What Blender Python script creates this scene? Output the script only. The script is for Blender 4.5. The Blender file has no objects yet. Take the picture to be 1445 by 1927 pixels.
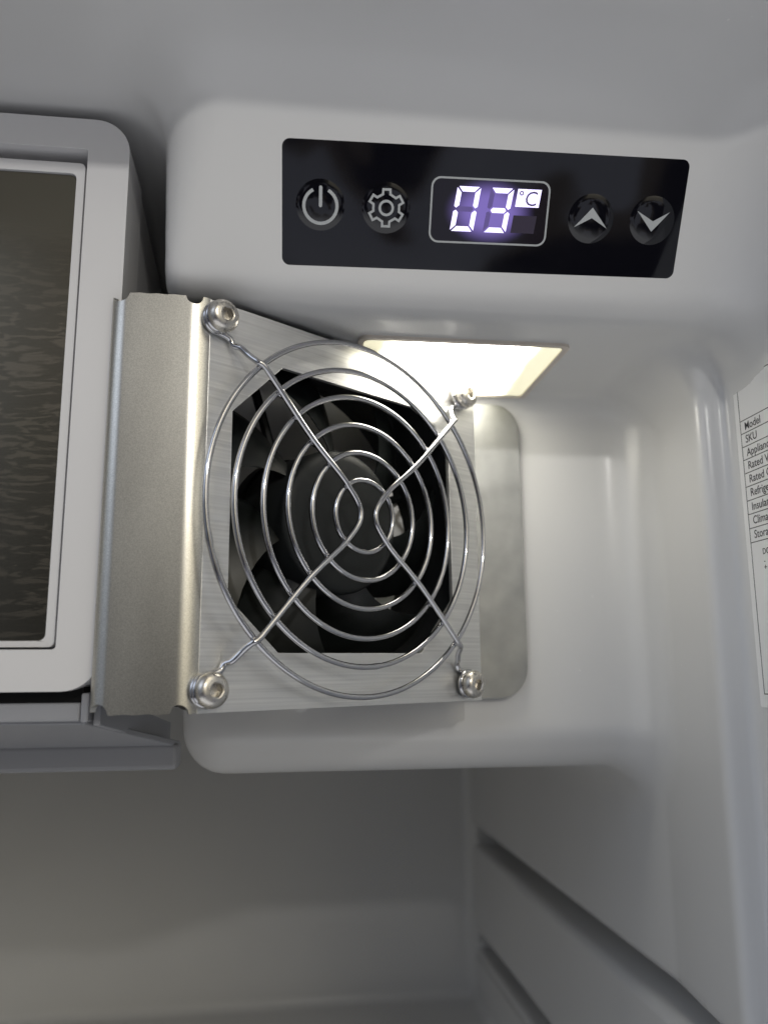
import bpy, bmesh, math, random
import numpy as np
from mathutils import Vector, Matrix, noise
from mathutils.geometry import tessellate_polygon
random.seed(4)
R = math.radians
sc = bpy.context.scene
COL = sc.collection
MM = 0.001
OFF = (0.0, 0.0, 300.0)          # the scene is laid out in mm, camera 300 mm above the fridge floor level

# ------------------------------------------------------------------ camera
cam_d = bpy.data.cameras.new('camera')
cam = bpy.data.objects.new('camera', cam_d); COL.objects.link(cam); sc.camera = cam
cam_d.sensor_fit = 'VERTICAL'; cam_d.sensor_height = 36.0; cam_d.sensor_width = 27.0
cam_d.lens = 29.12
cam_d.clip_start = 0.01; cam_d.clip_end = 20
RC = np.array([[0.99173, 0.017, 0.12717], [-0.12811, 0.18523, 0.97431], [-0.00699, -0.98255, 0.18588]])
m = Matrix(((RC[0][0], -RC[0][1], -RC[0][2], 0), (RC[1][0], -RC[1][1], -RC[1][2], 0), (RC[2][0], -RC[2][1], -RC[2][2], 0), (0, 0, 0, 1)))
cam.matrix_world = Matrix.Translation((0, 0, OFF[2] * MM)) @ m
cam_d.dof.use_dof = True; cam_d.dof.focus_distance = 0.198; cam_d.dof.aperture_fstop = 13

# ------------------------------------------------------------------ world: a dim room behind the photographer
world = bpy.data.worlds.new('World'); sc.world = world; world.use_nodes = True
wn = world.node_tree.nodes; wl = world.node_tree.links
bg = wn['Background']
tc = wn.new('ShaderNodeTexCoord')
sep = wn.new('ShaderNodeSeparateXYZ'); wl.new(tc.outputs['Generated'], sep.inputs[0])
rx = wn.new('ShaderNodeValToRGB'); mr = wn.new('ShaderNodeMapRange'); mr.inputs[1].default_value = -1; mr.inputs[2].default_value = 1
wl.new(sep.outputs['X'], mr.inputs[0]); wl.new(mr.outputs[0], rx.inputs[0])
el = rx.color_ramp.elements
el[0].position = 0.0; el[0].color = (0.98, 1.08, 1.25, 1); el[1].position = 1.0; el[1].color = (0.80, 0.80, 0.84, 1)
for p, c in ((0.28, (0.95, 1.05, 1.25, 1)), (0.39, (0.14, 0.125, 0.11, 1)), (0.54, (0.13, 0.115, 0.10, 1)), (0.61, (2.4, 2.2, 1.75, 1)), (0.72, (2.4, 2.2, 1.75, 1)), (0.82, (1.2, 1.15, 1.02, 1)), (0.90, (0.62, 0.61, 0.60, 1))):
    e = el.new(p); e.color = c
nz = wn.new('ShaderNodeTexNoise'); nz.inputs['Scale'].default_value = 2.6; nz.inputs['Detail'].default_value = 1.5
wl.new(tc.outputs['Generated'], nz.inputs['Vector'])
nr = wn.new('ShaderNodeMapRange'); nr.inputs[1].default_value = 0.44; nr.inputs[2].default_value = 0.50; nr.inputs[3].default_value = 0.45; nr.inputs[4].default_value = 1.15
wl.new(nz.outputs[0], nr.inputs[0])
mx = wn.new('ShaderNodeMix'); mx.data_type = 'RGBA'; mx.blend_type = 'MULTIPLY'; mx.inputs[0].default_value = 1
wl.new(rx.outputs[0], mx.inputs[6]); wl.new(nr.outputs[0], mx.inputs[7])
wl.new(mx.outputs[2], bg.inputs[0]); bg.inputs[1].default_value = 0.80
nr.inputs[1].default_value = 0.46; nr.inputs[2].default_value = 0.49
zr_ = wn.new('ShaderNodeMapRange'); zr_.interpolation_type = 'SMOOTHSTEP'; zr_.inputs[1].default_value = -0.10; zr_.inputs[2].default_value = 0.45; zr_.inputs[3].default_value = 0.26; zr_.inputs[4].default_value = 1.45
wl.new(sep.outputs['Z'], zr_.inputs[0])
mx2 = wn.new('ShaderNodeMix'); mx2.data_type = 'RGBA'; mx2.blend_type = 'MULTIPLY'; mx2.inputs[0].default_value = 1
wl.new(mx.outputs[2], mx2.inputs[6]); wl.new(zr_.outputs[0], mx2.inputs[7])
# below eye level: clothes, worktop and floor as dark and grey patches
n2 = wn.new('ShaderNodeTexNoise'); n2.inputs['Scale'].default_value = 6.5; n2.inputs['Detail'].default_value = 2.0; n2.inputs['Distortion'].default_value = 0.6
mp2 = wn.new('ShaderNodeMapping'); mp2.inputs['Location'].default_value = (1.35, 0.2, 0.1); wl.new(tc.outputs['Generated'], mp2.inputs[0]); wl.new(mp2.outputs[0], n2.inputs['Vector'])
r2 = wn.new('ShaderNodeValToRGB'); wl.new(n2.outputs[0], r2.inputs[0])
e2 = r2.color_ramp.elements; e2[0].position = 0.0; e2[0].color = (0.02, 0.02, 0.03, 1); e2[1].position = 1.0; e2[1].color = (0.55, 0.57, 0.66, 1)
for p, c in ((0.500, (0.02, 0.02, 0.03, 1)), (0.505, (0.15, 0.125, 0.11, 1)), (0.540, (0.20, 0.175, 0.15, 1)), (0.546, (0.44, 0.46, 0.55, 1))):
    e = e2.new(p); e.color = c
zl = wn.new('ShaderNodeMapRange'); zl.interpolation_type = 'SMOOTHSTEP'; zl.inputs[1].default_value = -0.28; zl.inputs[2].default_value = -0.12
wl.new(sep.outputs['Z'], zl.inputs[0])
mx3 = wn.new('ShaderNodeMix'); mx3.data_type = 'RGBA'; wl.new(zl.outputs[0], mx3.inputs[0]); wl.new(r2.outputs[0], mx3.inputs[6]); wl.new(mx2.outputs[2], mx3.inputs[7])
# the pale kitchen floor and cabinet fronts further down
zf = wn.new('ShaderNodeMapRange'); zf.interpolation_type = 'SMOOTHSTEP'; zf.inputs[1].default_value = -0.52; zf.inputs[2].default_value = -0.70
wl.new(sep.outputs['Z'], zf.inputs[0])
mx4 = wn.new('ShaderNodeMix'); mx4.data_type = 'RGBA'; wl.new(zf.outputs[0], mx4.inputs[0]); wl.new(mx3.outputs[2], mx4.inputs[6]); mx4.inputs[7].default_value = (1.12, 1.13, 1.17, 1)
wl.new(mx4.outputs[2], bg.inputs[0])

# ------------------------------------------------------------------ room lamp behind and above the photographer
def aim(o, tgt):
    d = Vector(tgt) - o.location
    o.rotation_euler = d.to_track_quat('-Z', 'Y').to_euler()
ld = bpy.data.lights.new('room_lamp', 'SPOT'); ld.shadow_soft_size = 0.013; ld.spot_size = R(60); ld.spot_blend = 1.0
ld.energy = 7.0; ld.color = (1.0, 0.975, 0.93)
lo = bpy.data.objects.new('room_lamp', ld); COL.objects.link(lo)
lo.location = (0.118, -0.500, 0.287 + OFF[2] * MM); aim(lo, (-0.03, 0.2, 0.292 + OFF[2] * MM))
sc.view_settings.view_transform = 'Standard'; sc.view_settings.look = 'None'; sc.view_settings.exposure = -0.08; sc.view_settings.gamma = 1
sc.render.engine = 'CYCLES'
sc.cycles.max_bounces = 14; sc.cycles.diffuse_bounces = 8; sc.cycles.glossy_bounces = 6
sc.cycles.caustics_reflective = False

# ------------------------------------------------------------------ helpers
def P(x, y, z): return ((x + OFF[0]) * MM, (y + OFF[1]) * MM, (z + OFF[2]) * MM)
def tag(o, label=None, cat=None, group=None, kind=None):
    if label: o['label'] = label
    if cat: o['category'] = cat
    if group: o['group'] = group
    if kind: o['kind'] = kind
    return o
def empty(name, loc, label, cat, group=None):
    o = bpy.data.objects.new(name, None); COL.objects.link(o); o.location = P(*loc); o.empty_display_size = 0.01
    bpy.context.view_layer.update()
    return tag(o, label, cat, group)
def world_of(o):
    mt = Matrix.Identity(4)
    while o is not None:
        mt = Matrix.LocRotScale(o.location, o.rotation_euler, o.scale) @ mt; o = o.parent
    return mt
def mesh_obj(name, verts, faces, mat, parent=None, smooth=False, frame=None, bevel=0, seg=2, angle=30):
    """verts in mm. frame: 4x4 numpy (mm) local->layout. Origin goes to the middle of the part."""
    V = np.array(verts, float).reshape(-1, 3)
    if frame is not None: V = V @ frame[:3, :3].T + frame[:3, 3]
    V = (V + np.array(OFF)) * MM
    c = (V.min(0) + V.max(0)) / 2
    me = bpy.data.meshes.new(name)
    me.from_pydata([tuple(v) for v in (V - c)], [], [tuple(int(i) for i in f) for f in faces]); me.validate()
    bm = bmesh.new(); bm.from_mesh(me); bmesh.ops.recalc_face_normals(bm, faces=bm.faces)
    bm.to_mesh(me); bm.free()
    o = bpy.data.objects.new(name, me); COL.objects.link(o)
    me.materials.append(mat)
    loc = Vector(c)
    if parent is not None:
        o.parent = parent
        loc = world_of(parent).inverted() @ loc
    o.location = loc
    if bevel:
        b = o.modifiers.new('bevel', 'BEVEL'); b.width = bevel * MM; b.segments = seg; b.limit_method = 'ANGLE'; b.angle_limit = R(30)
        b.harden_normals = False
    if smooth:
        for p in me.polygons: p.use_smooth = True
        if angle < 180: me.set_sharp_from_angle(angle=R(angle))
    return o
def frame_of(o, ax, ay, az):
    F = np.eye(4); F[:3, 0] = ax; F[:3, 1] = ay; F[:3, 2] = az; F[:3, 3] = o; return F
def box(x0, x1, y0, y1, z0, z1):
    v = [(x, y, z) for x in (x0, x1) for y in (y0, y1) for z in (z0, z1)]
    f = [(0, 1, 3, 2), (4, 6, 7, 5), (0, 4, 5, 1), (2, 3, 7, 6), (0, 2, 6, 4), (1, 5, 7, 3)]
    return v, f
def join(*parts):
    V = []; F = []
    for v, f in parts:
        n = len(V); V += list(v); F += [tuple(i + n for i in q) for q in f]
    return V, F
def slab(loops, h0, h1):
    """2-D outline (with holes) extruded from h0 to h1 along local z."""
    pts = [p for l in loops for p in l]; N = len(pts)
    tri = tessellate_polygon([[Vector((p[0], p[1], 0)) for p in l] for l in loops])
    V = [(p[0], p[1], h0) for p in pts] + [(p[0], p[1], h1) for p in pts]
    F = [tuple(t) for t in tri] + [tuple(i + N for i in reversed(t)) for t in tri]
    b = 0
    for l in loops:
        n = len(l)
        for i in range(n): j = (i + 1) % n; F.append((b + i, b + j, N + b + j, N + b + i))
        b += n
    return V, F
def rrect(x0, y0, x1, y1, r, n=6):
    out = []
    for cx, cy, a in ((x1 - r, y1 - r, 0), (x0 + r, y1 - r, 90), (x0 + r, y0 + r, 180), (x1 - r, y0 + r, 270)):
        for k in range(n + 1):
            t = R(a + 90 * k / n); out.append((cx + r * math.cos(t), cy + r * math.sin(t)))
    return out
def circ(cx, cy, r, n=32): return [(cx + r * math.cos(2 * math.pi * k / n), cy + r * math.sin(2 * math.pi * k / n)) for k in range(n)]
def stroke(path, w, closed=False):
    """a flat line of width w -> outline loops"""
    n = len(path); L = []; Rr = []
    for i in range(n):
        if closed: a, b = path[i - 1], path[(i + 1) % n]
        else: a, b = path[max(i - 1, 0)], path[min(i + 1, n - 1)]
        p = path[i]
        def nm(q, s):
            d = (s[0] - q[0], s[1] - q[1]); l = math.hypot(*d) or 1; return (-d[1] / l, d[0] / l)
        n1 = nm(a, p) if a != p else nm(p, b); n2 = nm(p, b) if b != p else n1
        mx_ = ((n1[0] + n2[0]) / 2, (n1[1] + n2[1]) / 2); l2 = max(mx_[0] ** 2 + mx_[1] ** 2, 0.3)
        o = (mx_[0] / l2 * w / 2, mx_[1] / l2 * w / 2)
        L.append((p[0] + o[0], p[1] + o[1])); Rr.append((p[0] - o[0], p[1] - o[1]))
    if closed: return [L, Rr]
    return [L + Rr[::-1]]
def tube(path, r, n=12, closed=False):
    p = np.array(path, float); N = len(p)
    if closed: t = np.roll(p, -1, 0) - np.roll(p, 1, 0)
    else:
        t = np.empty_like(p); t[1:-1] = p[2:] - p[:-2]; t[0] = p[1] - p[0]; t[-1] = p[-1] - p[-2]
    t /= np.linalg.norm(t, axis=1)[:, None]
    a = np.array([0, 0, 1.0]) if abs(t[0][2]) < .9 else np.array([1.0, 0, 0])
    u = np.cross(t[0], a); u /= np.linalg.norm(u); V = []; rr = r if hasattr(r, '__len__') else [r] * N
    for i in range(N):
        u = u - t[i] * (u @ t[i]); u /= np.linalg.norm(u); w = np.cross(t[i], u)
        for k in range(n):
            q = 2 * math.pi * k / n; V.append(p[i] + rr[i] * (math.cos(q) * u + math.sin(q) * w))
    F = []
    M = N if closed else N - 1
    for i in range(M):
        j = (i + 1) % N
        for k in range(n): l = (k + 1) % n; F.append((i * n + k, i * n + l, j * n + l, j * n + k))
    if not closed: F += [tuple(range(n))[::-1], tuple(range((N - 1) * n, N * n))]
    return V, F
def spline(pts, n=8):
    p = [np.array(q, float) for q in pts]; p = [2 * p[0] - p[1]] + p + [2 * p[-1] - p[-2]]; out = []
    for i in range(1, len(p) - 2):
        for k in range(n):
            t = k / n
            out.append(0.5 * (2 * p[i] + (p[i + 1] - p[i - 1]) * t + (2 * p[i - 1] - 5 * p[i] + 4 * p[i + 1] - p[i + 2]) * t * t + (3 * p[i] - p[i - 1] - 3 * p[i + 1] + p[i + 2]) * t ** 3))
    out.append(p[-2]); return out
def lathe(prof, n=32, cap=True):
    V = []; F = []
    for r, z in prof:
        for k in range(n): a = 2 * math.pi * k / n; V.append((r * math.cos(a), r * math.sin(a), z))
    for i in range(len(prof) - 1):
        for k in range(n): l = (k + 1) % n; F.append((i * n + k, i * n + l, (i + 1) * n + l, (i + 1) * n + k))
    if cap: F += [tuple(range(n))[::-1], tuple(range((len(prof) - 1) * n, len(prof) * n))]
    return V, F
def text_mesh(s, size, align='LEFT', bold=0.0):
    cu = bpy.data.curves.new('t', 'FONT'); cu.body = s; cu.size = size; cu.align_x = align; cu.resolution_u = 3; cu.offset = bold
    o = bpy.data.objects.new('t', cu); COL.objects.link(o)
    dg = bpy.context.evaluated_depsgraph_get(); me = bpy.data.meshes.new_from_object(o.evaluated_get(dg))
    V = [tuple(v.co) for v in me.vertices]; F = [tuple(p.vertices) for p in me.polygons]
    bpy.data.objects.remove(o); bpy.data.meshes.remove(me); bpy.data.curves.remove(cu)
    return V, F

# ------------------------------------------------------------------ materials
def mat(name, col, rough=0.5, metal=0.0, **k):
    mt = bpy.data.materials.new(name); mt.use_nodes = True
    b = mt.node_tree.nodes['Principled BSDF']
    b.inputs['Base Color'].default_value = (*col, 1); b.inputs['Roughness'].default_value = rough; b.inputs['Metallic'].default_value = metal
    for q, v in k.items(): b.inputs[q.replace('_', ' ')].default_value = v
    return mt
def nodes(mt): return mt.node_tree.nodes, mt.node_tree.links, mt.node_tree.nodes['Principled BSDF']
def add_noise(mt, scale, lo, hi, target='Roughness', stretch=(1, 1, 1), detail=3, rng=(0.3, 0.7)):
    n, l, b = nodes(mt)
    t = n.new('ShaderNodeTexCoord'); mp = n.new('ShaderNodeMapping'); mp.inputs['Scale'].default_value = stretch
    x = n.new('ShaderNodeTexNoise'); x.inputs['Scale'].default_value = scale; x.inputs['Detail'].default_value = detail
    l.new(t.outputs['Object'], mp.inputs[0]); l.new(mp.outputs[0], x.inputs['Vector'])
    r = n.new('ShaderNodeMapRange'); r.inputs[1].default_value = rng[0]; r.inputs[2].default_value = rng[1]; r.inputs[3].default_value = lo; r.inputs[4].default_value = hi
    l.new(x.outputs[0], r.inputs[0]); l.new(r.outputs[0], b.inputs[target]); return x, r
def add_bump(mt, scale, dist, strength=0.3, stretch=(1, 1, 1), detail=2, rot=None):
    n, l, b = nodes(mt)
    t = n.new('ShaderNodeTexCoord'); mp = n.new('ShaderNodeMapping'); mp.inputs['Scale'].default_value = stretch
    x = n.new('ShaderNodeTexNoise'); x.inputs['Scale'].default_value = scale; x.inputs['Detail'].default_value = detail
    src = t.outputs['Object']
    if rot is not None:
        m0 = n.new('ShaderNodeMapping'); m0.inputs['Rotation'].default_value = rot; l.new(src, m0.inputs[0]); src = m0.outputs[0]
    l.new(src, mp.inputs[0]); l.new(mp.outputs[0], x.inputs['Vector'])
    bu = n.new('ShaderNodeBump'); bu.inputs['Strength'].default_value = strength; bu.inputs['Distance'].default_value = dist * MM
    l.new(x.outputs[0], bu.inputs['Height'])
    if b.inputs['Normal'].is_linked: l.new(b.inputs['Normal'].links[0].from_socket, bu.inputs['Normal'])
    l.new(bu.outputs[0], b.inputs['Normal'])
def add_tint(mt, c0, c1, scale, stretch=(1, 1, 1), detail=3, rng=(0.35, 0.65), rot=None):
    n, l, b = nodes(mt)
    t = n.new('ShaderNodeTexCoord'); mp = n.new('ShaderNodeMapping'); mp.inputs['Scale'].default_value = stretch
    src = t.outputs['Object']
    if rot is not None:
        m0 = n.new('ShaderNodeMapping'); m0.inputs['Rotation'].default_value = rot; l.new(src, m0.inputs[0]); src = m0.outputs[0]
    x = n.new('ShaderNodeTexNoise'); x.inputs['Scale'].default_value = scale; x.inputs['Detail'].default_value = detail
    l.new(src, mp.inputs[0]); l.new(mp.outputs[0], x.inputs['Vector'])
    r = n.new('ShaderNodeMapRange'); r.inputs[1].default_value = rng[0]; r.inputs[2].default_value = rng[1]; l.new(x.outputs[0], r.inputs[0])
    q = n.new('ShaderNodeMix'); q.data_type = 'RGBA'; q.inputs[6].default_value = (*c0, 1); q.inputs[7].default_value = (*c1, 1)
    l.new(r.outputs[0], q.inputs[0]); l.new(q.outputs[2], b.inputs['Base Color'])

M = {}
M['liner'] = mat('liner_plastic', (0.66, 0.66, 0.655), 0.26, Specular_IOR_Level=0.45)
add_tint(M['liner'], (0.645, 0.645, 0.642), (0.675, 0.675, 0.67), 18, detail=2, rng=(0.2, 0.8))
add_noise(M['liner'], 20, 0.245, 0.275, rng=(0.0, 1.0), detail=1)
add_bump(M['liner'], 60, 0.06, 0.12, detail=1); add_bump(M['liner'], 1500, 0.01, 0.30)
M['abs'] = mat('white_plastic', (0.68, 0.675, 0.68), 0.30, Specular_IOR_Level=0.5)
add_noise(M['abs'], 40, 0.17, 0.26); add_bump(M['abs'], 1400, 0.01, 0.3)
M['tray'] = mat('tray_plastic', (0.30, 0.305, 0.325), 0.45)
M['gap_shade'] = mat('gap_shade_black', (0.006, 0.006, 0.007), 0.9)  # near-black colour standing in for shade in the gap below the freezer
M['sheet'] = mat('aluminium_sheet', (0.74, 0.74, 0.725), 0.36, 0.82)
add_tint(M['sheet'], (0.66, 0.66, 0.65), (0.79, 0.79, 0.775), 22, stretch=(1, 1, 90), detail=6)
add_noise(M['sheet'], 60, 0.30, 0.46, stretch=(1, 1, 14), detail=6)
add_bump(M['sheet'], 22, 0.02, 1.0, stretch=(1, 1, 110), detail=6)
M['sand'] = mat('rough_aluminium', (0.6, 0.59, 0.55), 0.34, 1.0)
add_bump(M['sand'], 6500, 0.010, 0.45, detail=1)
add_tint(M['sand'], (0.48, 0.47, 0.43), (0.66, 0.645, 0.595), 5200, detail=1)
add_noise(M['sand'], 40, 0.27, 0.34, stretch=(1, 1, .3))
M['galv'] = mat('dull_flange_metal', (0.36, 0.37, 0.36), 0.46, 0.9)
add_noise(M['galv'], 70, 0.36, 0.60, detail=5); add_bump(M['galv'], 2200, 0.03, 0.5); add_tint(M['galv'], (0.27, 0.275, 0.272), (0.335, 0.34, 0.335), 90, detail=5)
M['chrome'] = mat('chrome_wire', (0.52, 0.52, 0.535), 0.08, 1.0)
add_noise(M['chrome'], 300, 0.04, 0.12); add_bump(M['chrome'], 600, 0.03, 0.25)
M['steel'] = mat('screw_steel', (0.60, 0.575, 0.53), 0.27, 1.0)
add_noise(M['steel'], 900, 0.2, 0.4); add_bump(M['steel'], 1500, 0.01, 0.4)
M['fan'] = mat('black_fan_plastic', (0.007, 0.008, 0.009), 0.5, Specular_IOR_Level=0.25)
add_noise(M['fan'], 120, 0.34, 0.6, detail=5); add_bump(M['fan'], 1800, 0.015, 0.4)
M['blade'] = mat('fan_blade_plastic', (0.009, 0.011, 0.011), 0.40, Specular_IOR_Level=0.42)
add_noise(M['blade'], 120, 0.3, 0.5, detail=5)
M['hub'] = mat('fan_hub_plastic', (0.014, 0.016, 0.0165), 0.45, Specular_IOR_Level=0.3)
add_noise(M['hub'], 90, 0.42, 0.65, detail=5); add_bump(M['hub'], 1500, 0.015, 0.4)
M['gloss'] = mat('black_acrylic', (0.004, 0.004, 0.006), 0.04, Specular_IOR_Level=0.62)
add_noise(M['gloss'], 160, 0.03, 0.07, detail=6)
M['print'] = mat('grey_print', (0.42, 0.44, 0.45), 0.5)
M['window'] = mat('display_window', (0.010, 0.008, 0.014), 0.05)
M['ghost'] = mat('unlit_segment', (0.045, 0.035, 0.060), 0.25)
M['dim'] = mat('digit_segment_halo', (0.05, 0.04, 0.08), 0.25, Emission_Color=(0.42, 0.30, 1.0, 1), Emission_Strength=0.22)  # unlit, but given the painted halo's violet emission to blend with the window
M['digit'] = mat('lit_segment', (0.8, 0.8, 1.0), 0.5, Emission_Color=(0.64, 0.56, 1.0, 1), Emission_Strength=1.55)
M['door_metal'] = mat('freezer_plate', (0.32, 0.295, 0.255), 0.24, 1.0)
M['paper'] = mat('sticker_paper', (0.84, 0.84, 0.835), 0.38)
M['ink'] = mat('black_ink', (0.02, 0.02, 0.022), 0.6)
M['bezel'] = mat('lamp_bezel', (0.62, 0.56, 0.50), 0.45)
M['red'] = mat('red_wire', (0.35, 0.02, 0.02), 0.5)
M['speck'] = mat('dust_speck', (0.8, 0.8, 0.78), 0.7)

def door_material():
    n, l, b = nodes(M['door_metal'])
    t = n.new('ShaderNodeTexCoord')
    mp = n.new('ShaderNodeMapping'); mp.inputs['Scale'].default_value = (170, 170, 900); l.new(t.outputs['Object'], mp.inputs[0])
    big = n.new('ShaderNodeTexNoise'); big.inputs['Scale'].default_value = 60; big.inputs['Detail'].default_value = 2; l.new(t.outputs['Object'], big.inputs['Vector'])
    add = n.new('ShaderNodeVectorMath'); add.operation = 'MULTIPLY_ADD'; add.inputs[1].default_value = (3.0, 3.0, 3.0)
    l.new(big.outputs['Color'], add.inputs[0]); l.new(mp.outputs[0], add.inputs[2])
    w = n.new('ShaderNodeTexNoise'); w.inputs['Scale'].default_value = 1.0; w.inputs['Detail'].default_value = 5; w.inputs['Distortion'].default_value = 0.6
    l.new(add.outputs[0], w.inputs['Vector'])
    r = n.new('ShaderNodeMapRange'); r.interpolation_type = 'SMOOTHSTEP'; r.inputs[1].default_value = 0.50; r.inputs[2].default_value = 0.60; l.new(w.outputs[0], r.inputs[0])
    sp = n.new('ShaderNodeSeparateXYZ'); l.new(t.outputs['Object'], sp.inputs[0])     # the wavy streaks lie over the lower three quarters
    zr = n.new('ShaderNodeMapRange'); zr.inputs[1].default_value = 0.046; zr.inputs[2].default_value = 0.015; l.new(sp.outputs['Z'], zr.inputs[0])
    mu = n.new('ShaderNodeMath'); mu.operation = 'MULTIPLY'; l.new(r.outputs[0], mu.inputs[0]); l.new(zr.outputs[0], mu.inputs[1])
    q = n.new('ShaderNodeMix'); q.data_type = 'RGBA'; q.inputs[6].default_value = (0.215, 0.198, 0.155, 1); q.inputs[7].default_value = (0.25, 0.222, 0.172, 1)
    l.new(mu.outputs[0], q.inputs[0]); l.new(q.outputs[2], b.inputs['Base Color'])
    rr = n.new('ShaderNodeMapRange'); rr.inputs[3].default_value = 0.20; rr.inputs[4].default_value = 0.25; l.new(mu.outputs[0], rr.inputs[0]); l.new(rr.outputs[0], b.inputs['Roughness'])
    add_bump(M['door_metal'], 500, 0.02, 0.25, stretch=(1, 1, 6))
door_material()

def window_material():  # bloom round the digits painted as violet emission, fading outwards
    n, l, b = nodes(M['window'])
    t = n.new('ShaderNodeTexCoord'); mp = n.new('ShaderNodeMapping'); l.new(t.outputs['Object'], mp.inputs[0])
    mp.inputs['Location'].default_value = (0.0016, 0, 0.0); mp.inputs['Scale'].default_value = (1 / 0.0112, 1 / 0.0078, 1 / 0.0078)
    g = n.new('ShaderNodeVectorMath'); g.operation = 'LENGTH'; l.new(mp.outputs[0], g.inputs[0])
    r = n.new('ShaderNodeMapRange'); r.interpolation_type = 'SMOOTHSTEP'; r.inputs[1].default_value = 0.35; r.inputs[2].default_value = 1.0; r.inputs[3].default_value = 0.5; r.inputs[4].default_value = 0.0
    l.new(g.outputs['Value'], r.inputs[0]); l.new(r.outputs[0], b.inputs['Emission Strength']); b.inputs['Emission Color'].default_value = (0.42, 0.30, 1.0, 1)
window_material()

def lamp_material():
    mt = mat('lamp_diffuser', (0.8, 0.78, 0.62), 0.4); M['lamp'] = mt
    n, l, b = nodes(mt)
    t = n.new('ShaderNodeTexCoord'); nzz = n.new('ShaderNodeTexNoise'); nzz.inputs['Scale'].default_value = 60
    sp = n.new('ShaderNodeSeparateXYZ'); l.new(t.outputs['Object'], sp.inputs[0]); l.new(t.outputs['Object'], nzz.inputs['Vector'])
    # LEDs sit under the middle of the diffuser: bright within about 20 mm, fading to pale edges
    mm = n.new('ShaderNodeMath'); mm.operation = 'ABSOLUTE'; l.new(sp.outputs['X'], mm.inputs[0])
    ad = n.new('ShaderNodeMath'); ad.operation = 'MULTIPLY_ADD'; ad.inputs[1].default_value = 0.006; l.new(nzz.outputs[0], ad.inputs[0]); l.new(mm.outputs[0], ad.inputs[2])
    r = n.new('ShaderNodeMapRange'); r.interpolation_type = 'SMOOTHSTEP'; r.inputs[1].default_value = 0.0165; r.inputs[2].default_value = 0.0255; r.inputs[3].default_value = 14.0; r.inputs[4].default_value = 0.78
    l.new(ad.outputs[0], r.inputs[0])
    c = n.new('ShaderNodeMapRange'); c.inputs[1].default_value = 14.0; c.inputs[2].default_value = 0.78; l.new(r.outputs[0], c.inputs[0])
    q = n.new('ShaderNodeMix'); q.data_type = 'RGBA'; q.inputs[6].default_value = (1.0, 0.955, 0.85, 1); q.inputs[7].default_value = (1.0, 0.94, 0.66, 1)
    l.new(c.outputs[0], q.inputs[0]); l.new(q.outputs[2], b.inputs['Emission Color']); l.new(r.outputs[0], b.inputs['Emission Strength'])
lamp_material()

# ------------------------------------------------------------------ the moulded liner: one rounded surface from a distance field (mm)
def rmin(a, b, r): return np.maximum(r, np.minimum(a, b)) - np.hypot(np.maximum(r - a, 0), np.maximum(r - b, 0))
def rmax(a, b, r): return np.minimum(-r, np.maximum(a, b)) + np.hypot(np.maximum(r + a, 0), np.maximum(r + b, 0))
TH = R(30.63)
def liner(x, y, z):
    """> 0 in the air of the fridge"""
    ceil = 131 - z
    right = 121 - x
    wx = 118 - 0.109 * np.clip(250 - y, 0, 60) - x
    step = rmax(wx, 204 - y, 3.0)
    wall = rmin(right, step, 2.0)
    fascia = -(y - 183.3) * math.cos(TH) - (z - 85) * math.sin(TH)
    upper = rmax(fascia, 85 - z, 6.0)
    front = rmin(250 - y, upper, 9.0)
    prof = rmax(-27 - x, -31 - z, 13)
    block = rmax(prof, front, np.interp(z, [-24, 0, 92, 122], [17.0, 4.5, 5.0, 15.0]))
    hump = rmax(470 - y, z + 187, 8)
    f = rmin(block, wall, np.interp(z, [70, 112], [15.0, 24.0]))
    f = rmin(f, ceil, 13.0)
    f = rmin(f, 513 - y, 6.0)
    f = rmin(f, hump, 5.0)
    f = rmin(f, z + 262, 10.0)
    f = rmin(f, x + 218, 12.0)
    for zc, hh, ys in ((-97.0, 5.2, 150.0), (-154.5, 5.0, 150.0)):         # shelf grooves in the right wall
        g = rmin(rmin(hh - np.abs(z - zc), 144 - x, 2.0), y - ys, 3)
        g = np.minimum(g, 507 - y)
        f = rmax(f, g, 3.0)
    return f
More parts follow.
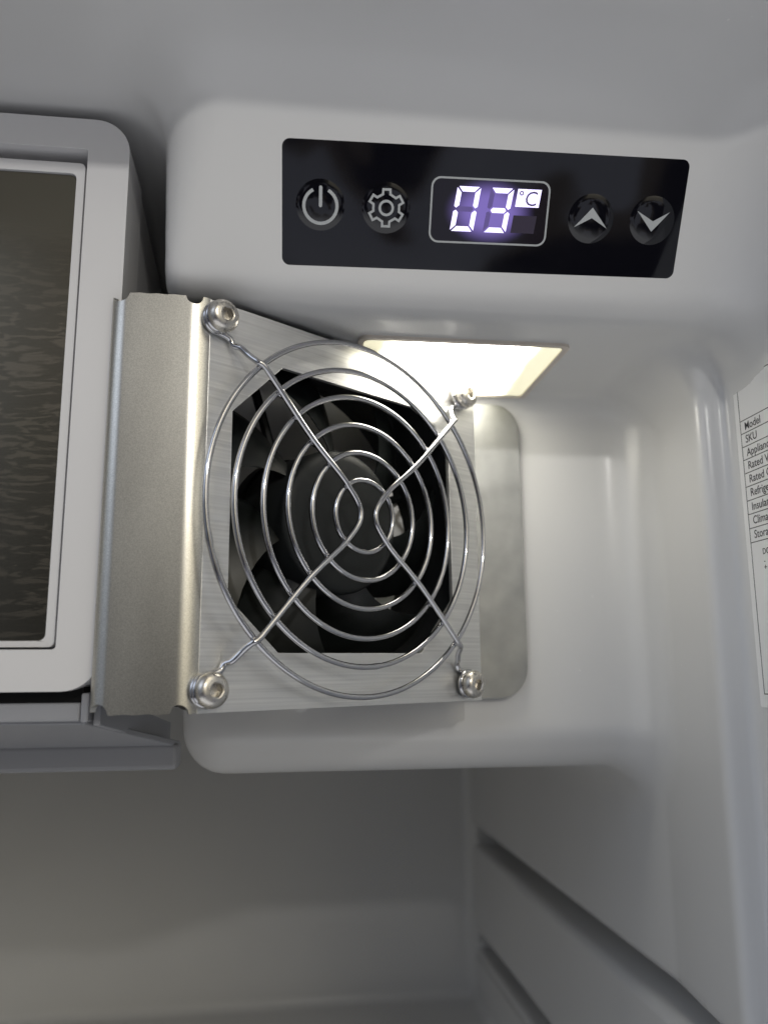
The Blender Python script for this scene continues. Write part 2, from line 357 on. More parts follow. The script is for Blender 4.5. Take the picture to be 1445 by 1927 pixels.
def surface_nets(fn, lo, hi, h):
    ax = [np.arange(lo[i], hi[i] + h * .5, h) for i in range(3)]
    X, Y, Z = np.meshgrid(*ax, indexing='ij'); D = fn(X, Y, Z).astype(np.float32); del X, Y, Z
    s = D > 0; nx, ny, nz_ = s.shape
    cnt = sum(s[i:nx - 1 + i, j:ny - 1 + j, k:nz_ - 1 + k].astype(np.int8) for i in (0, 1) for j in (0, 1) for k in (0, 1))
    act = (cnt > 0) & (cnt < 8)
    idx = -np.ones(act.shape, np.int64); cells = np.argwhere(act); idx[act] = np.arange(len(cells))
    V = np.array(lo) + (cells + 0.5) * h
    e = 0.05
    for _ in range(5):
        v = fn(*V.T)
        g = np.stack([fn(V[:, 0] + e, V[:, 1], V[:, 2]) - fn(V[:, 0] - e, V[:, 1], V[:, 2]), fn(V[:, 0], V[:, 1] + e, V[:, 2]) - fn(V[:, 0], V[:, 1] - e, V[:, 2]), fn(V[:, 0], V[:, 1], V[:, 2] + e) - fn(V[:, 0], V[:, 1], V[:, 2] - e)], 1) / (2 * e)
        gg = (g * g).sum(1); st = g * (v / np.maximum(gg, 0.2))[:, None]
        V -= np.clip(st, -h, h)
    Q = []
    for a in range(3):
        b, c = (a + 1) % 3, (a + 2) % 3
        sl0 = [slice(None)] * 3; sl1 = [slice(None)] * 3; sl0[a] = slice(0, -1); sl1[a] = slice(1, None)
        ch = s[tuple(sl0)] != s[tuple(sl1)]
        E_ = np.argwhere(ch); E_ = E_[(E_[:, b] > 0) & (E_[:, c] > 0) & (E_[:, b] < D.shape[b] - 1) & (E_[:, c] < D.shape[c] - 1)]
        def cell(db, dc):
            q = E_.copy(); q[:, b] += db; q[:, c] += dc; return idx[q[:, 0], q[:, 1], q[:, 2]]
        quad = np.stack([cell(-1, -1), cell(0, -1), cell(0, 0), cell(-1, 0)], 1)
        inside = s[E_[:, 0], E_[:, 1], E_[:, 2]]
        quad[~inside] = quad[~inside][:, ::-1]      # outward = towards air
        Q.append(quad[:, ::-1] if False else quad)
    return V, np.concatenate(Q)
def make_liner():
    V, Q = surface_nets(liner, (-222, 119, -266), (148, 517, 135), 2.0)
    me = bpy.data.meshes.new('fridge_wall')
    V = (V + np.array(OFF)) * MM
    me.vertices.add(len(V)); me.vertices.foreach_set('co', V.ravel())
    me.loops.add(len(Q) * 4); me.loops.foreach_set('vertex_index', Q.ravel())
    me.polygons.add(len(Q)); me.polygons.foreach_set('loop_start', np.arange(len(Q)) * 4); me.polygons.foreach_set('loop_total', np.full(len(Q), 4))
    me.polygons.foreach_set('use_smooth', np.ones(len(Q), bool)); me.update(); me.validate()
    o = bpy.data.objects.new('fridge_wall', me); COL.objects.link(o); me.materials.append(M['liner'])
    tag(o, 'smooth grey white moulded plastic inner wall of the fridge', None, None, 'structure')
make_liner()

# ------------------------------------------------------------------ control panel on the sloping fascia
up = np.array([0, -math.sin(TH), math.cos(TH)]); nf = np.array([0, -math.cos(TH), -math.sin(TH)])
ro = R(1.02)
ex = np.array([1.0, 0, 0]) * math.cos(ro) + up * math.sin(ro); ey = up * math.cos(ro) - np.array([1.0, 0, 0]) * math.sin(ro)
o0 = np.array([-0.5, 165, 115.9]) - up * 0.8
FP = frame_of(o0 - ey * 27.0, ex, ey, nf)         # x right 0..95, y up 0..27, z out of the fascia
panel = empty('control_panel', tuple(FP[:3, 3] + ex * 47), 'glossy black control panel with a lit 03 display on the sloping fascia', 'control panel')
v, f = slab([rrect(0, 0, 95, 27, 1.8)], -1.4, 0.0)
mesh_obj('faceplate', v, f, M['gloss'], panel, frame=FP, bevel=0.25, seg=2)
v, f = slab([rrect(-0.35, -0.35, 95.35, 27.35, 2.1)], -2.6, -1.1)
mesh_obj('backing', v, f, M['fan'], panel, frame=FP)
def dome(cx, cy, r, h):
    V = []; F = []; n = 40; rings = 8
    for i in range(rings):
        t = i / (rings - 1); rr = r * (1 - t) if i < rings - 1 else 0.01
        z = h * (1 - (1 - t) ** 2 * (1 - t) ** 0.6) if i else -0.2
        if i == 0: rr = r + .15
        for k in range(n): a = 2 * math.pi * k / n; V.append((cx + rr * math.cos(a), cy + rr * math.sin(a), z))
    for i in range(rings - 1):
        for k in range(n): l = (k + 1) % n; F.append((i * n + k, i * n + l, (i + 1) * n + l, (i + 1) * n + k))
    F.append(tuple(range((rings - 1) * n, rings * n)))
    return V, F
def domez(x, y, cx, cy, r, h):
    t = 1 - min(math.hypot(x - cx, y - cy) / r, 1); return h * (1 - (1 - t) ** 2.6)
def icon_on(loops, cx, cy, r, h):
    v, f = slab(loops, 0, 0.06)
    v = [(x, y, z + domez(x, y, cx, cy, r, h)) for x, y, z in v]
    return v, f
def refine(path, n=6, closed=False):
    out = []; m_ = len(path) if closed else len(path) - 1
    for i in range(m_):
        a, b = path[i], path[(i + 1) % len(path)]
        for k in range(n): out.append((a[0] + (b[0] - a[0]) * k / n, a[1] + (b[1] - a[1]) * k / n))
    if not closed: out.append(path[-1])
    return out
BR, BH = 6.0, 0.42
# power
bx, by = 8.7, 13.4
b1 = mesh_obj('button', *dome(bx, by, BR, BH), M['gloss'], panel, True, FP, angle=60); tag(b1, 'round button with a power symbol')
arc = [(bx + 3.75 * math.cos(R(a)), by - 0.2 + 3.75 * math.sin(R(a))) for a in np.linspace(90 + 27, 450 - 27, 48)]
v1 = icon_on(stroke(arc, 0.72), bx, by, BR, BH)
v2 = icon_on([rrect(bx - .38, by - 0.5, bx + .38, by + 4.1, .36, 4)], bx, by, BR, BH)
mesh_obj('power_symbol', *join(v1, v2), M['print'], b1, frame=FP)
# gear
gx, gy = 23.7, 13.35
b2 = mesh_obj('button', *dome(gx, gy, BR, BH), M['gloss'], panel, True, FP, angle=60); tag(b2, 'round button with a gear symbol')
gp = []
for k in range(6):
    a = 90 - k * 60
    for da, rr in ((-11.5, 4.05), (11.5, 4.05), (16, 3.05), (44, 3.05)):
        gp.append((gx + rr * math.cos(R(a - da)), gy + rr * math.sin(R(a - da))))
g1 = icon_on(stroke(refine(gp, 2, True), 0.52, True), gx, gy, BR, BH)
g2 = icon_on([circ(gx, gy, 1.78, 28), circ(gx, gy, 1.22, 28)], gx, gy, BR, BH)
mesh_obj('gear_symbol', *join(g1, g2), M['print'], b2, frame=FP)
# arrows
for cx, sg, w, dx in ((72.5, 1, 'up', 0), (87.6, -1, 'down', 0)):
    cy = 13.0 if sg > 0 else 13.2
    b = mesh_obj('button', *dome(cx, cy, BR, BH), M['gloss'], panel, True, FP, angle=60); tag(b, 'round button with an arrow pointing ' + w)
    pts = [(cx, cy + sg * 2.5), (cx + 4.05, cy - sg * 2.05), (cx + .05, cy + sg * 0.15), (cx - 4.05, cy - sg * 2.05)]
    if sg < 0: pts = pts[::-1]
    lp = refine(pts, 5, True)
    mesh_obj('arrow_symbol', *icon_on([lp], cx, cy, BR, BH), M['print'], b, frame=FP)
# display
wx0, wx1, wy0, wy1 = 33.9, 62.0, 6.3, 20.7
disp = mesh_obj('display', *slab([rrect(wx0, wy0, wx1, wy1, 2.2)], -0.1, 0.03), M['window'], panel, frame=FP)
mesh_obj('display_outline', *slab([rrect(wx0, wy0, wx1, wy1, 2.2), rrect(wx0 + .42, wy0 + .42, wx1 - .42, wy1 - .42, 1.85)], 0.031, 0.09), M['print'], disp, frame=FP)
def segs(x0, y0, w, h, s=0.13, t=1.12, g=0.24):
    """seven slanted segments -> dict of outlines"""
    def q(x, y): return (x0 + x + s * (y - 0), y0 + y)
    hm = h / 2; S = {}
    S['a'] = [q(g + .1, h), q(w - g - .1, h), q(w - t - g, h - t), q(t + g, h - t)]
    S['d'] = [q(t + g, t), q(w - t - g, t), q(w - g - .1, 0), q(g + .1, 0)]
    S['g'] = [q(t * .6 + g, hm), q(t + g, hm + t / 2), q(w - t - g, hm + t / 2), q(w - t * .6 - g, hm), q(w - t - g, hm - t / 2), q(t + g, hm - t / 2)]
    S['f'] = [q(0, h - g), q(t, h - t - g), q(t, hm + t / 2 + g), q(t * .45, hm + g), q(0, hm + g + .35)]
    S['b'] = [q(w, h - g), q(w, hm + g + .35), q(w - t * .45, hm + g), q(w - t, hm + t / 2 + g), q(w - t, h - t - g)]
    S['e'] = [q(0, g), q(0, hm - g - .35), q(t * .45, hm - g), q(t, hm - t / 2 - g), q(t, t + g)]
    S['c'] = [q(w, g), q(w - t, t + g), q(w - t, hm - t / 2 - g), q(w - t * .45, hm - g), q(w, hm - g - .35)]
    return S
for x0, on in ((38.8, 'abcdef'), (46.6, 'abcdg')):
    for k, lp in segs(x0, 9.0, 5.5, 9.8).items():
        lit = k in on
        s_ = mesh_obj('segment', *slab([lp], 0.032, 0.075), M['digit'] if lit else M['dim'], disp, frame=FP)
        s_['label'] = 'lit violet white digit segment' if lit else 'unlit digit segment with the painted violet halo'
ub = mesh_obj('unit_badge', *slab([[(53.9, 14.9), (59.5, 14.9), (59.9, 18.8), (54.3, 18.8)]], 0.032, 0.075), M['digit'], disp, frame=FP)
v, f = text_mesh('C', 4.6); tv = [(x * .95 + 55.9 + .1 * y, y + 15.2, 0.095) for x, y, z in v]
crc = slab([circ(55.2, 17.9, 0.52, 16), circ(55.2, 17.9, 0.26, 16)], 0.076, 0.11)
def thick(v, f, h=0.03):
    n = len(v); V = list(v) + [(a, b, c + h) for a, b, c in v]; return V, [tuple(q) for q in f] + [tuple(i + n for i in reversed(q)) for q in f]
mesh_obj('celsius_mark', *join(thick(tv, f), crc), mat('badge_mark', (0.12, 0.10, 0.2), .5), disp, frame=FP)
ug = mesh_obj('unit_badge', *slab([[(53.3, 9.1), (58.9, 9.1), (59.3, 13.0), (53.7, 13.0)]], 0.032, 0.055), M['ghost'], disp, frame=FP)
ug['label'] = 'unlit lower badge'

# ------------------------------------------------------------------ cabin light in the recess ceiling
lamp = empty('ceiling_light', (48, 223, 85), 'lit rectangular light panel glowing warm white in the recess ceiling', 'light')
FL = frame_of(np.array([0, 0, 85.0]), np.array([1.0, 0, 0]), np.array([0, -1.0, 0]), np.array([0, 0, -1.0]))
mesh_obj('diffuser', *slab([rrect(21.6, -244.0, 75.6, -202.4, 2.0)], -1.5, 0.35), M['lamp'], lamp, frame=FL, bevel=0.3)
mesh_obj('bezel', *slab([rrect(20.2, -245.4, 77.2, -201.0, 2.6), rrect(21.7, -243.9, 75.5, -202.5, 1.9)], -1.5, 0.8), M['bezel'], lamp, frame=FL, bevel=0.25)

# ------------------------------------------------------------------ bracket, fan, guard
A = R(35.97)
U = np.array([math.cos(A), math.sin(A), 0]); N_ = np.array([math.sin(A), -math.cos(A), 0]); Zv = np.array([0, 0, 1.0])
CC = np.array([21.1646, 201.3487, 37.08]) - N_ * 4.5
FB = frame_of(CC, U, Zv, N_)                      # x along the plate, y up, z towards the viewer; z = 0 is the plate's face
bracket = empty('fan_bracket', (CC[0], CC[1], CC[2] - 46), 'bent sheet aluminium bracket between freezer box and back wall holding the fan', 'bracket')
oct_ = [(-22, 34.6), (23, 34.4), (31.5, 30.8), (36.9, 22.8), (37.4, -18.6), (24.5, -33.1), (-22, -33.4), (-35.8, -21.4), (-35.9, 20.8)][::-1]
plate_l = -42.5
v, f = slab([[(plate_l, -46), (48.6, -46), (48.6, 46), (plate_l, 46)], oct_], -1.2, 0.0)
mesh_obj('front_plate', v, f, M['sheet'], bracket, frame=FB, bevel=0.12, seg=2)
v, f = box(47.4, 48.58, -45.98, 45.98, -17, -1.3)
mesh_obj('side_return', v, f, M['sheet'], bracket, frame=FB)
# side strip: profile in plan (x, y) from the plate's edge round the bend, along the front, round the second bend and back
p_plate = CC + U * plate_l
def strip():
    pts = []; tagz = []
    # outward-facing profile, s = running length; bend 1 between plate direction and -X
    Rb = 7.5
    # centre of bend: behind the face
    c1 = p_plate[:2] - N_[:2] * Rb
    for k in range(15):
        a = A * (1 - k / 14)           # azimuth of the outward normal from N_ to (0,-1)
        pts.append((c1[0] + Rb * math.sin(a), c1[1] - Rb * math.cos(a), math.sin(a), -math.cos(a)))
    y_f = c1[1] - Rb
    x1 = -34.2
    for k in range(1, 13): pts.append((c1[0] + (x1 - c1[0]) * k / 13, y_f, 0, -1))
    Rc = 4.0; c2 = (x1, y_f + Rc)
    for k in range(13):
        a = -R(52) * k / 12; pts.append((c2[0] + Rc * math.sin(a), c2[1] - Rc * math.cos(a), math.sin(a), -math.cos(a)))
    return pts, c1, y_f, x1
sp, c1, y_f, x1 = strip()
def strip_mesh():
    s = [0.0]
    for i in range(1, len(sp)): s.append(s[-1] + math.hypot(sp[i][0] - sp[i - 1][0], sp[i][1] - sp[i - 1][1]))
    # resample finely so the relief notches are round
    L = s[-1]; n = 150; S = np.linspace(0, L, n)
    cols = np.array([[np.interp(q, s, [p[k] for p in sp]) for k in range(4)] for q in S])
    nb = 1.9; s1 = s[11]; s2 = s[32]
    z0 = CC[2]
    def ends(q):
        t, b = 46.0, -46.0
        for sc_, r_ in ((s1, 1.9), (s2, 2.1)):
            if abs(q - sc_) < r_:
                d = math.sqrt(r_ * r_ - (q - sc_) ** 2); t = min(t, 46 - d); b = max(b, -46 + d)
        if q > s2 + 1.8: t = min(t, 45.2); b = max(b, -45.4)
        return t + 0.06 * math.sin(q * 1.7), b + 0.08 * math.sin(q * 1.3 + 1)
    nz2 = 40; V = []; F = []
    for q, c in zip(S, cols):
        t, b = ends(q); nl = math.hypot(c[2], c[3]); nx, ny = c[2] / nl, c[3] / nl
        for j in range(nz2 + 1):
            w = b + (t - b) * j / nz2
            V.append((c[0], c[1], z0 + w))
        for j in range(nz2 + 1):
            w = b + (t - b) * j / nz2
            V.append((c[0] - nx * 1.2, c[1] - ny * 1.2, z0 + w))
    K = 2 * (nz2 + 1)
    for i in range(n - 1):
        for j in range(nz2):
            a = i * K + j; F.append((a, a + K, a + K + 1, a + 1))
            b_ = a + nz2 + 1; F.append((b_, b_ + 1, b_ + K + 1, b_ + K))
        a = i * K; F.append((a, a + nz2 + 1, a + K + nz2 + 1, a + K))
        a = i * K + nz2; F.append((a, a + K, a + K + nz2 + 1, a + nz2 + 1))
    for i in (0, n - 1):
        for j in range(nz2): a = i * K + j; F.append((a, a + 1, a + nz2 + 2, a + nz2 + 1))
    return V, F
mesh_obj('side_strip', *strip_mesh(), M['sand'], bracket, True, angle=35)
# flange on the back wall (x, z outline in the wall plane)
e_ = CC + U * 48.0 - N_ * 16.8
def flange_outline():
    x0, x1_, z0, z1 = 50.0, 75.6, CC[2] - 46.1, CC[2] + 45.9
    o = [(x0, z0), (x1_ - 9.5, z0)]
    for k in range(1, 8): a = R(-90 + 90 * k / 7); o.append((x1_ - 9 + 9 * math.cos(a), z0 + 9 + 9 * math.sin(a)))
    for k in range(0, 9): a = R(90 * k / 8); o.append((x1_ - 9 + 9 * math.cos(a), z1 - 9 + 9 * math.sin(a)))
    o.append((x0, z1)); return o
FF = frame_of(np.array([0, 247.0, 0]), np.array([1.0, 0, 0]), np.array([0, 0, 1.0]), np.array([0, -1.0, 0]))
v, f = slab([flange_outline()], -1.2, 0.0)
mesh_obj('wall_flange', v, f, M['galv'], bracket, frame=FF, bevel=0.2)

# fan behind the plate
fan = empty('cooling_fan', tuple(CC - Zv * 46 - N_ * 14), 'black axial cooling fan mounted behind the aluminium plate', 'fan')
def fan_frame():
    out = rrect(-45.5, -45.5, 45.5, 45.5, 3.5, 5); a = slab([out, circ(0, 0, 43.2, 64)[::-1]], -4.6, -1.35); b = slab([out, circ(0, 0, 43.2, 64)[::-1]], -26.4, -23.0)
    c = slab([circ(0, 0, 45.2, 64), circ(0, 0, 43.25, 64)[::-1]], -23.1, -4.5)
    return join(a, b, c)
mesh_obj('frame', *fan_frame(), M['fan'], fan, True, FB, angle=30)
prof = [(0.3, -2.7), (10, -2.7), (15.5, -2.75), (17.2, -3.0), (18.3, -3.7), (18.7, -4.9), (18.7, -22)]
mesh_obj('hub', *lathe(prof[::-1], 56), M['hub'], fan, True, FB, angle=50)
v, f = lathe([(9.6, -2.68), (9.6, -2.60), (9.2, -2.60), (9.2, -2.68)], 48, False)
NB = 7
def blade(k):
    V = []; F = []; na, nb = 12, 8; a0 = 2 * math.pi * k / NB + 0.45
    for side in (0, 1):
        for i in range(nb + 1):
            r = 18.0 + (42.0 - 18.0) * i / nb
            span = R(38 + 3 * i / nb); sweep = R(26) * (i / nb) ** 1.2
            for j in range(na + 1):
                t = j / na; a = a0 + sweep + span * (t - .5)
                z = -6.2 - 15.0 * (0.15 * (i / nb) + (1 - t) * (1 - 0.15 * i / nb)) + 2.2 * math.sin(math.pi * t)
                th = 0.9 * math.sin(math.pi * min(max(t, .04), .96)) + .25
                V.append((r * math.cos(a), r * math.sin(a), z - (th if side else 0)))
    K = (na + 1) * (nb + 1)
    for i in range(nb):
        for j in range(na):
            a = i * (na + 1) + j; q = (a, a + 1, a + na + 2, a + na + 1); F.append(q); F.append(tuple(K + x for x in q[::-1]))
    edge = [j for j in range(na + 1)] + [i * (na + 1) + na for i in range(1, nb + 1)] + [nb * (na + 1) + j for j in range(na - 1, -1, -1)] + [i * (na + 1) for i in range(nb - 1, 0, -1)]
    for i in range(len(edge)): a, b = edge[i], edge[(i + 1) % len(edge)]; F.append((a, b, b + K, a + K))
    return V, F
for k in range(NB): mesh_obj('blade', *blade(k), M['blade'], fan, True, FB, angle=50)
for k in range(4):
    a = R(20 + 90 * k); d = np.array([math.cos(a), math.sin(a)])
    V, F = tube([(d[0] * 17, d[1] * 17, -24.2), (d[0] * 44, d[1] * 44, -24.2)], 1.3, 8)
    mesh_obj('strut', V, F, M['fan'], fan, True, FB)
mesh_obj('motor_mount', *lathe([(0.3, -22.6), (19.5, -22.6), (19.5, -26.2), (0.3, -26.2)], 40), M['fan'], fan, True, FB, angle=40)
mesh_obj('power_wire', *tube(spline([(-34, -30.5, -24), (-31, -26, -20.5), (-29, -24, -22)], 5), 0.6, 8), M['red'], fan, True, FB)

# wire guard
guard = empty('fan_guard', tuple(CC + N_ * 5), 'round chrome wire finger guard screwed over the fan opening', 'fan guard')
HR = 5.5; WR = 0.70
for r in (9.1, 16.0, 22.9, 29.8, 36.8, 43.8):
    n = int(40 + r * 2); gap = random.uniform(0, 6.28)
    path = []; rad = []
    wob = random.uniform(0, 6.28)
    for k in range(n):
        a = gap + 2 * math.pi * k / n
        rr = r + 0.12 * math.sin(2 * a + wob)
        path.append((rr * 1.025 * math.cos(a) - 0.5, rr * math.sin(a), HR + 0.1 * math.sin(3 * a + wob))); rad.append(WR * (1.12 if k in (0,) else (0.93 if k == 1 else 1)))
    mesh_obj('ring', *tube(path, rad, 12, True), M['chrome'], guard, True, FB, angle=180)
def spoke_path(s):
    # from the upper screw, kink, in to the middle, back out to the lower screw; s = -1 left, +1 right
    S = 41.25
    def loop(cy, flip):
        out = []
        d0 = math.atan2(-cy, -s * S)     # direction from the screw to the middle
        for k in range(26):
            t = k / 25; a = d0 + flip * (R(38) + (1 - t) * R(500)); out.append((s * S + 3.15 * math.cos(a), cy + 3.15 * math.sin(a), 0.75 + 1.5 * (1 - t)))
        return out
    up_ = loop(S, 1.0 * s); dn_ = loop(-S, -1.0 * s)
    k1 = [(s * 38.0, 37.4, 1.0), (s * 37.0, 35.9, 1.3), (s * 35.9, 35.2, 2.6), (s * 34.6, 33.4, 4.0), (s * 33.4, 31.6, 5.9), (s * 32.0, 30.7, 6.6), (s * 29.0, 27.6, 6.7)]
    mid = [(s * 18, 16.4, 6.7), (s * 8.6, 8.6, 6.7), (s * 6.0, 6.0, 6.7), (s * 3.9, 3.6, 6.7), (s * 2.7, 1.6, 6.7), (s * 2.45, 0, 6.7)]
    half = k1 + mid
    full = up_ + half + [(x, -y, z) for x, y, z in half[::-1][1:]] + dn_[::-1]
    sp_ = [np.array([q[0] - 0.5 * max(0, 1 - abs(q[0]) / 34), q[1], q[2]]) for q in spline(full, 8)]
    return sp_
def spoke(s): return tube(spoke_path(s), WR * 1.06, 12)
def weld(u_, v_, ang):
    V, F = lathe([(0.02, .62), (0.42, .5), (0.62, .2), (0.66, -.1), (0.5, -.5), (0.02, -.6)], 10)
    c, s_ = math.cos(ang), math.sin(ang)
    return [((x * 1.5) * c - y * s_ + u_, (x * 1.5) * s_ + y * c + v_, z + HR + .45) for x, y, z in V], F
for sx in (-1, 1):
    paths_ = spoke_path(sx)
    for r_ in (9.1, 16.0, 22.9, 29.8, 36.8, 43.8):
        for sy in (-1, 1):
            c_ = min((q for q in paths_ if q[1] * sy > 0 and q[2] > 4), key=lambda q: abs(math.hypot((q[0] + 0.5) / 1.025, q[1]) - r_))
            mesh_obj('weld_bead', *weld(c_[0] + random.uniform(-.12, .12), c_[1] + random.uniform(-.12, .12), math.atan2(c_[1], c_[0])), M['chrome'], guard, True, FB, angle=180)
mesh_obj('spoke_wire', *spoke(-1), M['chrome'], guard, True, FB, angle=180)
mesh_obj('spoke_wire', *spoke(1), M['chrome'], guard, True, FB, angle=180)

# screws
def screw_head():
    n = 36; V = []; F = []
    def ring(r, z, hexa=False):
        b = len(V)
        for k in range(n):
            a = 2 * math.pi * k / n; rr = r
            if hexa: rr = r * math.cos(R(30)) / math.cos(((a + R(9)) % R(60)) - R(30))
            V.append((rr * math.cos(a), rr * math.sin(a), z))
        return b
    rs = [ring(0.2, 0), ring(3.55, 0), ring(3.8, .22), ring(3.8, .45)]
    for t in np.linspace(.12, 1, 9): rs.append(ring(1.85 + 1.95 * math.cos(t * math.pi / 2) ** .95, .45 + 1.95 * math.sin(t * math.pi / 2)))
    rs += [ring(1.80, 2.42), ring(1.66, 2.32, True), ring(1.58, 2.2, True), ring(1.55, .5, True), ring(0.1, .3)]
    for a, b in zip(rs, rs[1:]):
        for k in range(n): l = (k + 1) % n; F.append((a + k, a + l, b + l, b + k))
    F.append(tuple(range(rs[0], rs[0] + n))[::-1]); F.append(tuple(range(rs[-1], rs[-1] + n)))
    return V, F
hv, hf = screw_head()
names = [(-1, 1, 'button head screw at the upper left corner of the fan plate'), (1, 1, 'button head screw at the upper right corner beside the glowing light'),
         (-1, -1, 'button head screw at the lower left corner next to the bracket bend'), (1, -1, 'button head screw at the lower right corner of the fan plate')]
proto = None
for i, (sx, sy, lab) in enumerate(names):
    tw = R((10, 35, 0, 20)[i]); o = CC + U * 41.25 * sx + Zv * 41.25 * sy
    tx = R((2, -2, -1, 3)[i]); 
    if proto is None:
        fr = frame_of(np.zeros(3) - np.array(OFF), np.array([1.0, 0, 0]), np.array([0, 1.0, 0]), np.array([0, 0, 1.0]))
        root = bpy.data.objects.new('socket_screw', None); COL.objects.link(root); root.empty_display_size = .005
        mesh_obj('screw_head', [(x, y, z + 3.0) for x, y, z in hv], hf, M['steel'], root, True, fr, angle=32)
        mesh_obj('washer', *lathe([(1.2, 2.0), (2.3, 2.0), (3.55, 2.75), (3.55, 2.98), (1.2, 2.98)], 32), M['steel'], root, True, fr, angle=32)
        mesh_obj('shank', *lathe([(.1, -3), (1.9, -3), (1.9, 2.9), (.1, 2.9)], 20), M['steel'], root, True, fr, angle=32)
        proto = root
    else:
        root = proto.copy(); COL.objects.link(root)
        for ch in list(proto.children):
            c_ = ch.copy(); COL.objects.link(c_); c_.parent = root
    B = Matrix((( U[0], 0, N_[0]), (U[1], 0, N_[1]), (0, 1, 0))).to_4x4() @ Matrix.Rotation(tx, 4, 'X') @ Matrix.Rotation(tw, 4, 'Z')
    root.rotation_euler = B.to_euler(); root.location = P(*o)
    tag(root, lab, 'screw', 'screws holding the fan guard')

# ------------------------------------------------------------------ freezer box at the left
fz = empty('freezer_box', (-126, 205, -4), 'white plastic freezer box at the left with rounded frame', 'freezer box')
FZ = frame_of(np.array([0, 181.4, 0]), np.array([1.0, 0, 0]), np.array([0, 0, 1.0]), np.array([0, -1.0, 0]))
hole = rrect(-207, 4.4, -45.2, 119.6, 0.8, 3)
v, f = slab([rrect(-214, -4.2, -35.8, 127.4, 8, 10), hole[::-1]], -18, 0)
mesh_obj('frame', v, f, M['abs'], fz, True, FZ, bevel=1.6, seg=4)
def taper_body():
    a = rrect(-213.6, -3.8, -36.2, 127.0, 7.8, 10); b = rrect(-211, 0, -40.5, 124, 7, 10); n = len(a)
    V = [(x, y, -18.01) for x, y in a] + [(x, y, -150) for x, y in b]
    F = [(i, (i + 1) % n, n + (i + 1) % n, n + i) for i in range(n)] + [tuple(range(n))[::-1], tuple(range(n, 2 * n))]
    return V, F
mesh_obj('body', *taper_body(), M['abs'], fz, True, FZ, angle=40)
door = mesh_obj('door', *slab([rrect(-206, 4.9, -45.85, 116.6, 1.2, 4), rrect(-204, 6.2, -47.7, 113.9, 1.4, 4)[::-1]], -9, -1.2), M['abs'], fz, True, FZ, bevel=0.5, seg=3)
mesh_obj('metal_sheet', *slab([rrect(-203.9, 6.3, -47.8, 113.8, 1.6, 5)], -8, -1.9), M['door_metal'], door, frame=FZ, bevel=0.2)
mesh_obj('door_back', *slab([rrect(-206.5, 4.6, -45.6, 119.4, 1.0, 4)], -17.5, -9.1), M['abs'], fz, frame=FZ)

# drip tray under the freezer box
tray = empty('drip_tray', (-120, 215, -24), 'grey plastic drip tray and rail hanging under the freezer box', 'drip tray')
v, f = box(-210, -40.2, 184.5, 187.5, -10.4, -6.6); mesh_obj('front_lip', v, f, M['tray'], tray, bevel=0.5)
v, f = box(-210, -40.1, 186.8, 196, -6.8, -3.6); mesh_obj('gap_shade_strip', v, f, M['gap_shade'], tray)  # black strip added to paint the dark of the open gap
v, f = box(-40.0, -38.4, 184.0, 250, -10.6, -4.6); mesh_obj('side_rib', v, f, M['tray'], tray, bevel=0.4)
v = [(-212, 187, -8.5), (-39.5, 187, -9.8), (-24.5, 232, -18.4), (-212, 232, -18.4), (-212, 187, -10.0), (-39.5, 187, -11.2), (-24.5, 232, -20), (-212, 232, -20)]
f = [(0, 1, 2, 3), (7, 6, 5, 4), (0, 4, 5, 1), (1, 5, 6, 2), (2, 6, 7, 3), (3, 7, 4, 0)]
mesh_obj('sloping_floor', v, f, M['tray'], tray, bevel=0.3)
v = [(-38, 187, -5), (-36.5, 187, -5), (-28, 240, -14), (-29.5, 240, -14), (-38, 187, -11.4), (-36.5, 187, -11.4), (-28, 240, -20), (-29.5, 240, -20)]
mesh_obj('side_wall', v, f, M['tray'], tray, bevel=0.3)
v, f = box(-212, -24.6, 228, 236, -25.4, -18.6); mesh_obj('rear_rail', v, f, M['tray'], tray, bevel=1.2, seg=3)

# ------------------------------------------------------------------ specification sticker on the right wall
st = empty('rating_sticker', (120.9, 166, -8), 'white rating sticker with a ruled table of black text on the right wall', 'sticker')
# x of the frame runs towards the viewer, y is up; z off the wall
KS = 1.052
FS = frame_of(np.array([121.0, 199.3, 0]), np.array([0, -KS, 0]), np.array([0, 0, KS]), np.array([-1.0, 0, 0]))
mesh_obj('paper', *slab([rrect(0, -9.6, 66, 72.2, .6, 3)], 0.02, 0.16), M['paper'], st, frame=FS)
LW = 0.2; T0 = 1.9
rows = [69.3, 60.4, 57.1, 53.4, 49.7, 46.0, 42.4, 38.8, 35.2, 31.6, 27.9]
def line(x0, y0, x1_, y1_): return slab([[(x0, y0), (x1_, y0), (x1_, y1_), (x0, y1_)]], 0.162, 0.20)
ls = []
for y in (70.5, 60.3, 57.0, 53.6, 50.3, 46.9, 43.5, 40.0, 36.6, 33.1, 29.6): ls.append(line(T0, y - LW / 2, 64, y + LW / 2))
ls.append(line(T0, -6.6, T0 + LW, 70.5)); ls.append(line(63.9, -6.6, 64.1, 70.5)); ls.append(line(T0, -6.6, 64, -6.4)); ls.append(line(36, 29.9, 36.2, 60.3))
mesh_obj('table_lines', *join(*ls), M['ink'], st, frame=FS)
ry = (60.3, 57.0, 53.6, 50.3, 46.9, 43.5, 40.0, 36.6)
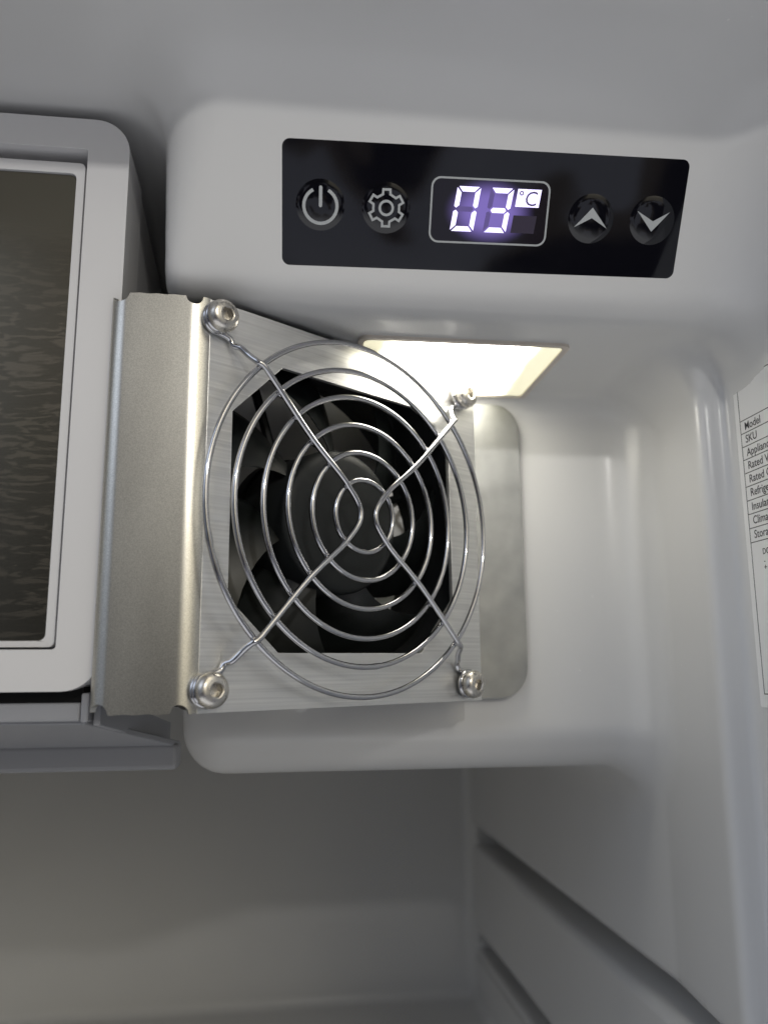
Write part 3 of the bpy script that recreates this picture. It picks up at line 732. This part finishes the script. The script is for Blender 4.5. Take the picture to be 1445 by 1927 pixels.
for y, s_ in zip(ry, ('Model', 'SKU', 'Appliance Type', 'Rated Voltage', 'Rated Current', 'Refrigerant', 'Insulation Gas', 'Climate Class')):
    v, f = text_mesh(s_, 2.8, bold=0.02); v = [(x * .98 + T0 + 1.9, q + y - 2.6, 0.2) for x, q, z in v]
    mesh_obj('printed_text', *thick(v, f, .02), M['ink'], st, frame=FS)
v, f = text_mesh('Storage Volume', 2.8, bold=0.02); v = [(x * .98 + T0 + 1.9, q + 30.5, 0.2) for x, q, z in v]
mesh_obj('printed_text', *thick(v, f, .02), M['ink'], st, frame=FS)
for s_, x, y, z_ in (('DC', 6.6, 26.2, 2.0), ('-', 6.8, 24.0, 2.0), ('+', 6.7, 22.4, 2.0), ('C', 4.6, -5.4, 4.6)):
    v, f = text_mesh(s_, z_, bold=0.02); v = [(a * .95 + x, q + y, 0.2) for a, q, z in v]
    mesh_obj('printed_text', *thick(v, f, .02), M['ink'], st, frame=FS)

# ------------------------------------------------------------------ dust on the plastic
def specks():
    parts = []
    fixed = [(16, 131, 150), (23, 0, 0)]
    def one(p, n_, r):
        p = np.array(p, float); n_ = np.array(n_, float)
        V = []; F = [(0, 1, 2), (0, 2, 3), (0, 3, 4), (0, 4, 1), (5, 2, 1), (5, 3, 2), (5, 4, 3), (5, 1, 4)]
        a = np.cross(n_, (0.3, 1, .2)); a /= np.linalg.norm(a); b = np.cross(n_, a)
        V = [p + n_ * r * .6, p + a * r, p + b * r * .8, p - a * r, p - b * r * .8, p - n_ * r * .3]
        return V, F
    for _ in range(46):
        k = random.random()
        r = random.choice((.10, .13, .16, .26))
        if k < .35:
            x = random.uniform(-10, 100); t = random.uniform(-4, 30); q = o0 - up * t + nf * (-1.05); q = np.array([x, q[1], q[2]])
            if -4 < x < 98 and 0 < t < 29: continue
            parts.append(one(q, nf, r))
        elif k < .6: parts.append(one((random.uniform(-30, 95), random.uniform(128, 144), 131), (0, 0, -1), r))
        elif k < .85: parts.append(one((random.uniform(80, 100), 250, random.uniform(-20, 75)), (0, -1, 0), r * 1.2))
        else: parts.append(one((115.6, random.uniform(222, 232), random.uniform(-60, 70)), (-1, 0, 0), r * 1.2))
    V, F = join(*parts)
    o = mesh_obj('dust_specks', V, F, M['speck']); tag(o, 'tiny white dust specks scattered over the plastic walls', 'dust', None, 'stuff')
specks()
